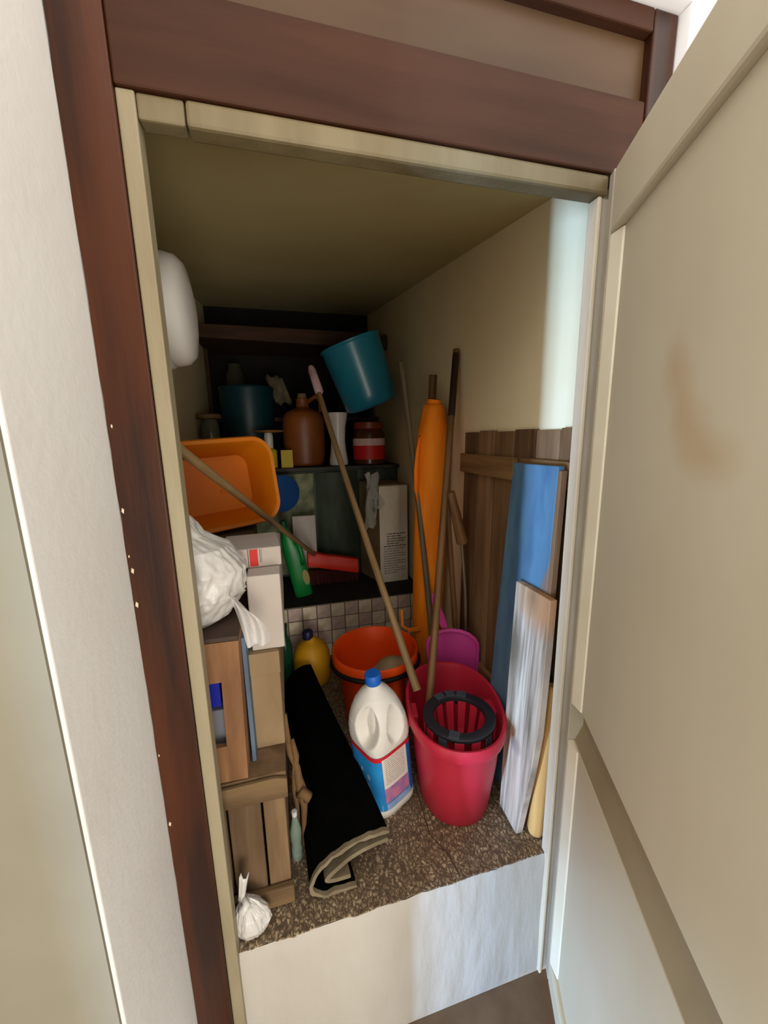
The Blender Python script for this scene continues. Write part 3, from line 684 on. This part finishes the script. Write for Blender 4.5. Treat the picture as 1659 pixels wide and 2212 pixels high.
# ---- white plastic bags
BW_ = mat('white_bag_film', S(206,202,196), .34, S(190,185,178), 8, spec=.5, bump=.3, bscale=45)
def bag(name, label, loc, prof, seed, seg=120, amp=.10, kn=None, sq_=.82):
    t = thing(name, label, 'bag', loc); mb = MB(); rings = []
    N_ = len(prof)*14
    P = []
    for i in range(N_+1):
        q = i/N_*(len(prof)-1); j = min(int(q), len(prof)-2); f_ = q-j; f_ = f_*f_*(3-2*f_)
        P.append(tuple(prof[j][m]+(prof[j+1][m]-prof[j][m])*f_ for m in range(4)))
    for r, z, ox, oy in P:
        ring = []
        for k in range(seg):
            a = 2*pi*k/seg; d = V(math.cos(a), math.sin(a), 0)
            w = noise.noise((d.x*1.7+seed, d.y*1.7, z*9)); w2 = 1-abs(noise.noise((d.x*3.1, d.y*3.1+seed, z*22))); w3 = 1-abs(noise.noise((d.x*7+z*20, d.y*7, seed+z*30)))
            w4 = 1-abs(noise.noise((d.x*13+z*8, d.y*13, seed*2+z*55))); w5 = 1-abs(noise.noise((d.x*5-z*26, d.y*5+z*14, seed*3)))
            rr = r*(1 + amp*w + amp*.7*(w2-.8) + amp*.7*(w3-.8) + amp*.35*(w4-.8) + amp*.8*(w5-.8))
            ring.append(V(ox + rr*d.x, oy + rr*d.y*sq_, z + .004*w + .0025*w3))
        rings.append(ring)
    mb.loft(rings); mb.build('bag_body', BW_, t, smooth=True); return t
t = bag('plastic_bag', 'bulging white plastic bag lying on the wooden box of the left stack', (-.192,.838,.668),
        [(.05,0,-.02,0),(.088,.02,-.02,0),(.106,.07,-.005,0),(.104,.12,.0,0),(.085,.165,-.01,0),(.064,.19,-.035,0),(.058,.215,-.045,0),(.04,.24,-.045,0),(.008,.25,-.045,0)], 3.2, amp=.12)
def sheet(mb, rows):
    n = len(rows[0]); vs = [p for r in rows for p in r]; fs = []
    for j in range(len(rows)-1):
        for i in range(n-1): fs.append((j*n+i, j*n+i+1, (j+1)*n+i+1, (j+1)*n+i))
    mb.add(vs, fs)
FM = mat('thin_bag_film', S(214,210,206), .35, S(190,184,180), 10, bump=.3, bscale=30, alpha=.8)
rows = []
for j in range(9):
    q = j/8; rows.append([V(.075 + .03*q + (.012+.035*math.sin(q*2.2))*(i/8) , -.088 - .012*q + .008*math.sin(i*1.3+q*4), .10 - .115*q - .02*(i/8)*(1-q)) for i in range(9)])
mb = MB(); sheet(mb, rows); mb.build('bag_handle', FM, t, smooth=True)
mb = MB(); mb.tube([(-.06,-.10,.155),(-.045,-.108,.150),(-.035,-.108,.160),(-.03,-.10,.172)], [.006,.012,.010,.004], 8); mb.build('knot', BW_, t, smooth=True)
t = bag('knotted_bag', 'small knotted white plastic bag on the sill by the left jamb', (-.128,.712,.0), [(.008,.0,0,0),(.030,.004,0,0),(.040,.025,0,0),(.036,.052,-.002,0),(.022,.074,-.006,0),(.009,.088,-.012,0),(.011,.094,-.013,0)], 8.4, amp=.14, sq_=.75)
rows = [[V(-.022 + .011*i/4*(1+.7*q) + .006*q, -.004+.004*math.sin(i*2), .092 + .06*q + .006*math.sin(i*1.7)) for i in range(5)] for q in [k/5 for k in range(6)]]
mb = MB(); sheet(mb, rows); o = mb.build('bag_ear', BW_, t, smooth=True); w = o.modifiers.new('s','SOLIDIFY'); w.thickness = .003
mb = MB(); mb.tube([(-.018,-.012,.078),(-.012,-.02,.086),(-.004,-.016,.092),(-.010,-.006,.098)], [.006,.010,.009,.005], 10); mb.build('knot', BW_, t, smooth=True)

# ---- orange basin on its side on top of the stack
OR = mat('orange_basin_plastic', S(218,124,14), .42, S(204,108,8), 3)
zc = Vector((.42,-.86,.10)).normalized()
t = thing('orange_basin', 'orange rectangular plastic basin tipped on its side on the left stack', 'basin', (-.205, 1.475, .892), frame_rot(zc, (1,.45,.06)))
t.scale = (1.0, 1.12, 1.0)
def rr(hx, hy, rad, z, n=8):
    out = []
    for cx_, cy_, a0 in ((hx-rad,hy-rad,0),(-hx+rad,hy-rad,pi/2),(-hx+rad,-hy+rad,pi),(hx-rad,-hy+rad,3*pi/2)):
        for i in range(n+1): a = a0 + pi/2*i/n; out.append(V(cx_ + rad*math.cos(a), cy_ + rad*math.sin(a), z))
    return out
mb = MB(); mb.loft([rr(.145,.092,.045,-.15), rr(.155,.100,.05,-.14), rr(.180,.126,.06,.0), rr(.196,.141,.07,.002), rr(.199,.145,.074,.010), rr(.196,.141,.07,.018), rr(.184,.130,.062,.016), rr(.176,.122,.06,.0), rr(.150,.094,.045,-.135)])
mb.build('body', OR, t, smooth='auto')
mb = MB(); mb.box((.03,-.03,-.138), (.075,-.02,-.128)); mb.build('moulded_rib', OR, t, bevel=.002)

# ---- white wall heater
HW = mat('white_enamel', S(206,202,196), .35, S(196,190,182), 2)
t = thing('water_heater', 'rounded white tank mounted high on the left closet wall', 'tank', (LW-.012, 1.0, 1.325), (0, pi/2, 0))
mb = MB(); mb.lathe([(.09,0),(.112,.004),(.120,.02),(.124,.06),(.125,.14),(.123,.19),(.117,.212),(.11,.218)], 44); mb.build('tank_body', HW, t, smooth=True)
mb = MB(); mb.lathe([(.110,.214),(.1125,.217),(.1125,.225),(.108,.245),(.095,.258),(.05,.266),(.001,.268)], 44); mb.build('end_cap', HW, t, smooth=True)

# ---- green bottle on the ledge
GB = mat('green_plastic', S(18,128,58), .38, S(10,104,44), 5, spec=.5)
ax = Vector((-.17,.0,.98))
t = thing('green_bottle', 'bright green detergent bottle leaning on the dark ledge', 'bottle', (.068,1.885,.274), frame_rot(ax, (1,0,.17)))
mb = MB(); rings = []
for z, hx, hy, e_, ox in ((0,.040,.028,3,0),(.006,.044,.032,3,0),(.10,.046,.034,3,0),(.19,.047,.034,2.8,0),(.24,.046,.033,2.6,-.002),(.29,.036,.028,2.4,-.008),(.33,.022,.02,2.2,-.012),(.345,.016,.016,2,-.013),(.36,.016,.016,2,-.013)):
    rings.append(sq(hx, z, e_, 40, ox, 0, hy))
mb.loft(rings); mb.build('body', GB, t, smooth=True)
mb = MB(); mb.tube([(.018,-.020,.285),(.034,-.034,.26),(.036,-.036,.20),(.024,-.024,.165)], [.010,.011,.011,.010], 12); mb.build('handle', GB, t, smooth=True)
mb = MB(); mb.lathe([(.018,.36),(.019,.362),(.018,.392),(.014,.396),(.001,.397)], 20, c=(-.013,0,0)); mb.build('cap', mat('dark_green_cap', S(10,70,40), .45), t, smooth='auto')
mb = MB(); mb.add([V(.030+.016*math.cos(2*pi*k/20), -.0335-.002, .10+.04*math.sin(2*pi*k/20)) for k in range(20)], [tuple(range(20))]); mb.build('label', mat('pale_label', S(150,140,80), .6), t)

# ---- yellow canister with navy cap, dark green bottle on the floor behind
YB = mat('yellow_plastic', S(204,150,20), .5, S(190,128,14), 4)
t = thing('yellow_canister', 'rounded yellow canister with a navy cap behind the rolled mat', 'bottle', (.072,1.575,-.0))
mb = MB(); mb.lathe([(.06,0),(.072,.006),(.078,.03),(.080,.10),(.076,.135),(.062,.168),(.038,.188),(.022,.196),(.020,.206)], 40); mb.build('body', YB, t, smooth=True)
mb = MB(); mb.lathe([(.022,.202),(.023,.206),(.023,.232),(.019,.237),(.001,.238)], 24, c=(-.012,0,0)); mb.build('cap', mat('navy_cap', S(26,26,64), .45), t, smooth='auto')
t = thing('dark_green_bottle', 'dark green bottle on the floor left of the yellow canister', 'bottle', (-.038,1.58,.0))
mb = MB(); mb.lathe([(.024,0),(.03,.004),(.031,.17),(.026,.20),(.014,.225),(.013,.262),(.015,.264),(.015,.275),(.001,.276)], 28); mb.build('body', mat('bottle_green_glass', S(20,66,44), .3), t, smooth=True)

# ---- twisted brown strap and clear bottle between crate and mat
ST = mat('brown_strap', S(128,98,62), .8, S(92,66,38), 10, bump=.2)
t = thing('twisted_strap', 'knotted brown strap hanging between the crate stack and the rolled mat', 'strap', (0,0,0))
mb = MB(); mb.tube([(-.037,.93,.345),(-.034,.925,.29),(-.028,.915,.24),(-.014,.90,.205),(-.012,.89,.18),(-.005,.875,.155),(-.002,.865,.12),(-.006,.862,.06),(-.010,.86,.004)], [.007,.008,.009,.009,.011,.014,.009,.006,.005], 10); mb.build('long_strand', ST, t, smooth=True)
mb = MB(); mb.tube([(-.022,.92,.275),(-.014,.905,.235),(-.020,.90,.19),(-.022,.885,.155),(-.020,.88,.10),(-.022,.88,.005)], [.006,.008,.009,.009,.006,.005], 10); mb.build('short_strand', ST, t, smooth=True)
mb = MB(); mb.tube([(-.016,.87,.150),(-.002,.862,.162),(.008,.862,.150),(.004,.862,.135)], [.008,.013,.013,.008], 10); mb.build('knot', ST, t, smooth=True)
CBt = mat('clear_green_plastic', S(196,214,200), .15, trans=.75, ior=1.3)
t = thing('clear_bottle', 'clear pale green plastic bottle squeezed beside the crate', 'bottle', (-.027,.835,.001))
t.scale = (.62, .62, .95)
mb = MB(); mb.lathe([(.018,0),(.021,.004),(.022,.03),(.019,.05),(.022,.07),(.022,.09),(.014,.115),(.009,.132),(.009,.14)], 24); mb.build('body', CBt, t, smooth=True)
mb = MB(); mb.lathe([(.0105,.136),(.0105,.15),(.001,.151)], 18); mb.build('cap', mat('white_cap', S(200,200,196), .5), t, smooth='auto')

# ---- carton with plastic sheet on the ledge
CT = mat('grey_white_card', S(226,214,196), .75, S(206,192,172), 6, bump=.1); CTs = mat('brown_card_side', S(134,112,82), .8, S(114,94,66), 6)
t = thing('cardboard_carton', 'creased pale cardboard carton with faint print on the dark ledge', 'box', (.475,1.925,.272), (0,0,math.radians(2)))
mb = MB(); rows = []
vsx = []
mb.box((.002,0,0), (.158,.018,.525)); mb.build('front_wall', CT, t, bevel=.002)
mb = MB(); mb.prism([(0,0,0),(-.057,.20,0),(-.057,.20,.53),(0,0,.525)], (.006,.004,0)); mb.build('side_wall', CTs, t)
mb = MB(); mb.prism([(.002,.0,.526),(.16,.0,.526),(.12,.20,.53),(-.055,.20,.53)], (0,0,.006)); mb.build('lid_flap', CTs, t)
mb = MB(); mb.prism([(.165,.018,0),(.115,.205,0),(.115,.205,.52),(.165,.018,.52)], (-.006,.002,0)); mb.build('side_wall', CTs, t)
mb = MB(); mb.prism([(.012,-.004,.30),(.15,-.004,.32),(.152,-.002,.52),(.02,-.002,.51)], (0,.003,0)); mb.build('paper_flap', CT, t)
tx = MB(); rng = random.Random(9)
for i in range(17):
    z = .05 + i*.0135
    x = .022 if i < 12 else .04
    while x < (.14 if i % 3 else .10):
        w = rng.uniform(.006,.022); tx.box((x,-.0012,z), (min(x+w,.146),-.0002,z+.0055 if i > 10 else z+.003)); x += w+.004
o = tx.build('faded_print', mat('faded_print_ink', S(106,94,82), .8), t); o['kind'] = 'stuff'
PF = mat('clear_film', S(190,186,176), .2, alpha=.5, bump=.4, bscale=30)
rows = []
for j in range(10):
    q = j/9; rows.append([V(.41 + .07*(i/9) + .02*math.sin(q*5+i), 1.90 - .012*math.sin(i*1.2+q*3) + .06*(1-q), .86 - .30*q*(1-.5*i/9) + .015*math.sin(i*2.1)) for i in range(10)])
mb = MB(); sheet(mb, rows); o = mb.build('plastic_film', PF, None, smooth=True); tag(o, 'crumpled clear plastic film draped over the carton corner', 'film')

# ---- dark green cabinet carrying the shelf goods
GC = mat('dark_green_metal', S(60,72,54), .55, S(36,45,32), 4, (3,3,1)); GC2 = mat('mottled_green', S(132,136,100), .6, S(76,80,56), 14)
t = thing('green_cabinet', 'low dark green cabinet at the back carrying jars and vases', 'cabinet', (0, 2.16, LZ))
mb = MB(); mb.box((-.41,.02,.001), (.655,.42,.60)); mb.build('cabinet_body', GC, t, bevel=.004)
mb = MB(); mb.box((-.415,-.012,.601), (.657,.43,.622)); mb.build('top_board', mat('dark_top_wood', S(44,40,30), .6), t, bevel=.002)
mb = MB(); mb.box((-.17,.004,.02), (.165,.0195,.59)); mb.build('mottled_door', GC2, t, bevel=.004)
mb = MB(); rings = [[V(x, .0195 - .03*math.sin(pi*(x-.175)/.24), z) for x in [.175 + .24*i/14 for i in range(15)]] + [V(.415,.0196,z), V(.175,.0196,z)] for z in (.02,.59)]; mb.loft(rings); mb.build('bulging_door', GC, t, smooth='auto')
SZ = LZ + .623
o = MB().box((.035,2.05,LZ+.001), (.155,2.075,.645)).build('white_card_board', WB, bevel=.002); tag(o, 'pale card board standing against the green cabinet', 'board')
BD = mat('dark_blue_plastic', S(28,70,128), .45)
t = thing('blue_dish', 'dark blue round dish standing on edge behind the orange basin', 'dish', (-.008,2.03,.775), (math.radians(88),0,math.radians(30)))
mb = MB(); mb.lathe([(.0,0),(.085,0),(.094,.006),(.094,.016),(.088,.02),(.001,.02)], 36); mb.build('disc', BD, t, smooth='auto')

# shelf goods -----------------------------------------------------------
# amber jug with handle
AM = mat('amber_glaze', S(136,76,28), .45, S(104,52,16), 3, (1,1,1), bump=.15, bscale=16, spec=.5)
t = thing('amber_jug', 'big brown ribbed stoneware jug with a handle on the back shelf', 'jug', (.136,2.30,SZ))
prof = [(.09,0),(.105,.005),(.112,.05),(.117,.14),(.118,.23),(.114,.27),(.10,.295),(.06,.315),(.036,.325),(.034,.36),(.038,.37)]
prof = [p for a, b_ in zip(prof, prof[1:]) for p in (a, ((a[0]*2+b_[0])/3+.0007, (a[1]*2+b_[1])/3), ((a[0]+2*b_[0])/3, (a[1]+2*b_[1])/3))] + [prof[-1]]
mb = MB(); mb.lathe(prof, 44); mb.build('body', AM, t, smooth=True)
mb = MB(); mb.tube([(.03,-.01,.355),(.075,-.02,.385),(.10,-.02,.36),(.098,-.015,.30)], .013, 12); mb.build('handle', AM, t, smooth=True)
mb = MB(); mb.tube([(0,0,.365),(.0,0,.40)], [.028,.024], 18); mb.build('stopper', mat('cork', S(120,92,60), .8), t, smooth='auto')
# white vase
t = thing('white_vase', 'white waisted vase beside the brown jug on the back shelf', 'vase', (.318,2.22,SZ))
WV = mat('white_ceramic', S(206,200,192), .3, spec=.5)
mb = MB(); mb.lathe([(.045,0),(.052,.004),(.052,.03),(.044,.08),(.040,.14),(.044,.21),(.054,.265),(.060,.29),(.056,.291),(.050,.265),(.040,.20),(.034,.06),(.001,.05)], 36); mb.build('body', WV, t, smooth='auto')
# red labelled jar
t = thing('red_label_jar', 'brown jar with a red and white label right of the white vase', 'jar', (.50,2.24,SZ))
mb = MB(); mb.lathe([(.08,0),(.09,.006),(.092,.03),(.092,.17),(.085,.19),(.078,.20),(.078,.205)], 36); mb.build('glass_body', mat('brown_jar_glass', S(74,36,20), .25), t, smooth='auto')
mb = MB(); mb.lathe([(.084,.2),(.087,.203),(.087,.235),(.08,.24),(.001,.241)], 36); mb.build('lid', mat('red_brown_lid', S(120,46,24), .4), t, smooth='auto')
mb = MB(); mb.lathe([(.0932,.03),(.0935,.032),(.0935,.105),(.0932,.108)], 36, cap0=False, cap1=False); mb.build('red_label', mat('jar_label_red', S(190,24,22), .5), t, smooth='auto')
mb = MB(); mb.lathe([(.0932,.108),(.0936,.109),(.0936,.145),(.0932,.147)], 36, cap0=False, cap1=False); mb.build('white_label', mat('jar_label_white', S(206,170,164), .5), t, smooth='auto')
# teal pot
TL = mat('teal_enamel', S(6,52,58), .4, S(4,38,44), 4, spec=.5)
t = thing('teal_pot', 'large dark teal pot standing upright at the left of the back shelf', 'pot', (-.165,2.425,SZ))
mb = MB(); mb.lathe([(.125,0),(.135,.006),(.142,.2),(.148,.43),(.153,.436),(.15,.442),(.143,.43),(.135,.02)], 44); mb.build('body', TL, t, smooth='auto')
# glass jar far left
GL = mat('clear_jar_glass', S(150,150,130), .12, trans=.7, ior=1.35)
t = thing('glass_jar', 'clear glass jar with a brown lid at the left end of the back shelf', 'jar', (-.352,2.26,SZ))
mb = MB(); mb.lathe([(.040,0),(.046,.004),(.046,.22),(.038,.25),(.036,.262)], 30); mb.build('glass_body', GL, t, smooth='auto')
mb = MB(); mb.lathe([(.048,.262),(.062,.266),(.062,.284),(.05,.29),(.001,.291)], 30); mb.build('lid', mat('tan_lid', S(110,86,54), .6), t, smooth='auto')
# pump bottle with yellow liquid and a wide saucer
YL = mat('yellow_liquid_plastic', S(196,172,40), .35, S(176,146,24), 5)
t = thing('pump_bottle', 'small yellow bottle with white neck and wide tan cap disc on the shelf', 'bottle', (-.058,2.20,SZ))
mb = MB(); mb.loft([sq(.034,0,4,32), sq(.040,.004,4,32), sq(.040,.09,4,32), sq(.034,.10,3,32), sq(.02,.105,2,32)]); mb.build('body', YL, t, smooth='auto')
mb = MB(); mb.lathe([(.020,.10),(.022,.105),(.024,.16),(.022,.18),(.018,.187)], 24); mb.build('neck', WV, t, smooth='auto')
mb = MB(); mb.lathe([(.02,.187),(.075,.190),(.083,.194),(.080,.199),(.001,.203)], 32); mb.build('cap_disc', mat('tan_disc', S(150,108,58), .5), t, smooth='auto')
o = MB().box((.0,2.165,SZ+.0005), (.062,2.20,SZ+.095)).build('yellow_box', mat('yellow_card', S(180,154,36), .6), bevel=.002); tag(o, 'small yellow box right of the pump bottle', 'box')
# teal bucket tipped over on the jar
TB = mat('teal_bucket_plastic', S(34,128,152), .28, S(28,112,138), 3, spec=.6)
zax = Vector((-.36,-.06,.93)).normalized()
t = thing('teal_bucket', 'glossy teal bucket hanging tilted high in the back right corner', 'bucket', (.485,2.06,1.215), frame_rot(zax, (1,0,.36)))
mb = MB(); mb.lathe([(.10,-.006),(.126,.0),(.139,.014),(.143,.06),(.153,.31),(.157,.314),(.157,.324),(.152,.326),(.148,.31),(.138,.05),(.12,.012)], 48); mb.build('body', TB, t, smooth='auto')
mb = MB(); mb.tube([(.16*math.cos(a), .16*math.sin(a)*.96, .31 + .14*math.sin(a)*0 ) for a in [pi*k/20 for k in range(21)]], .003, 6); mb.build('wire_handle', BKW, t, smooth=True)
# upper shelf and what little shows on it
SH = mat('shelf_wood', S(70,42,20), .7, S(50,30,14), 5, (.6,6,6))
t = thing('upper_shelf', 'rough brown wooden shelf plank high at the dark back of the closet', 'shelf', (0, 2.36, 0))
mb = MB(); mb.prism([(-.415,0,1.585),(.30,0,1.568),(.655,0,1.56),(.655,0,1.64),(.30,0,1.648),(-.415,0,1.652)], (0,.03,0)); mb.build('front_plank', SH, t, bevel=.003)
mb = MB(); mb.box((-.415,.031,1.60), (.655,.53,1.62)); mb.build('shelf_board', SH, t)
for x in (-.405, .635):
    mb = MB(); mb.box((x-.012,.36,LZ+.001), (x+.012,.40,1.599)); mb.build('upright', SH, t)
t = thing('dim_jar', 'faint pale jar in the dark behind the teal pot', 'jar', (-.24,2.66,1.18))
mb = MB(); mb.lathe([(.05,0),(.056,.006),(.056,.26),(.04,.29),(.04,.32),(.001,.321)], 24); mb.build('glass_body', mat('dim_glass', S(58,58,44), .3), t, smooth='auto')
o = MB().box((-.41,2.595,1.155), (.655,2.895,1.179)).build('middle_shelf', SH); tag(o, 'dark wooden shelf board behind the teal pot', 'shelf')
mb = MB(); rows = [[V(-.06+.10*i/6+.05*q, 2.56-.02*math.sin(i+q*3), 1.42-.16*q+.012*math.sin(i*2+q)) for i in range(7)] for q in [k/6 for k in range(7)]]
sheet(mb, rows); o = mb.build('pale_rag', mat('darkened_rag', S(112,102,78), .95, S(86,78,58), 20), None, smooth=True); o.modifiers.new('s','SOLIDIFY').thickness = .004; tag(o, 'pale rag hanging in the dark above the brown jug', 'rag')  # rag colour darkened to stand for the gloom around the shelf
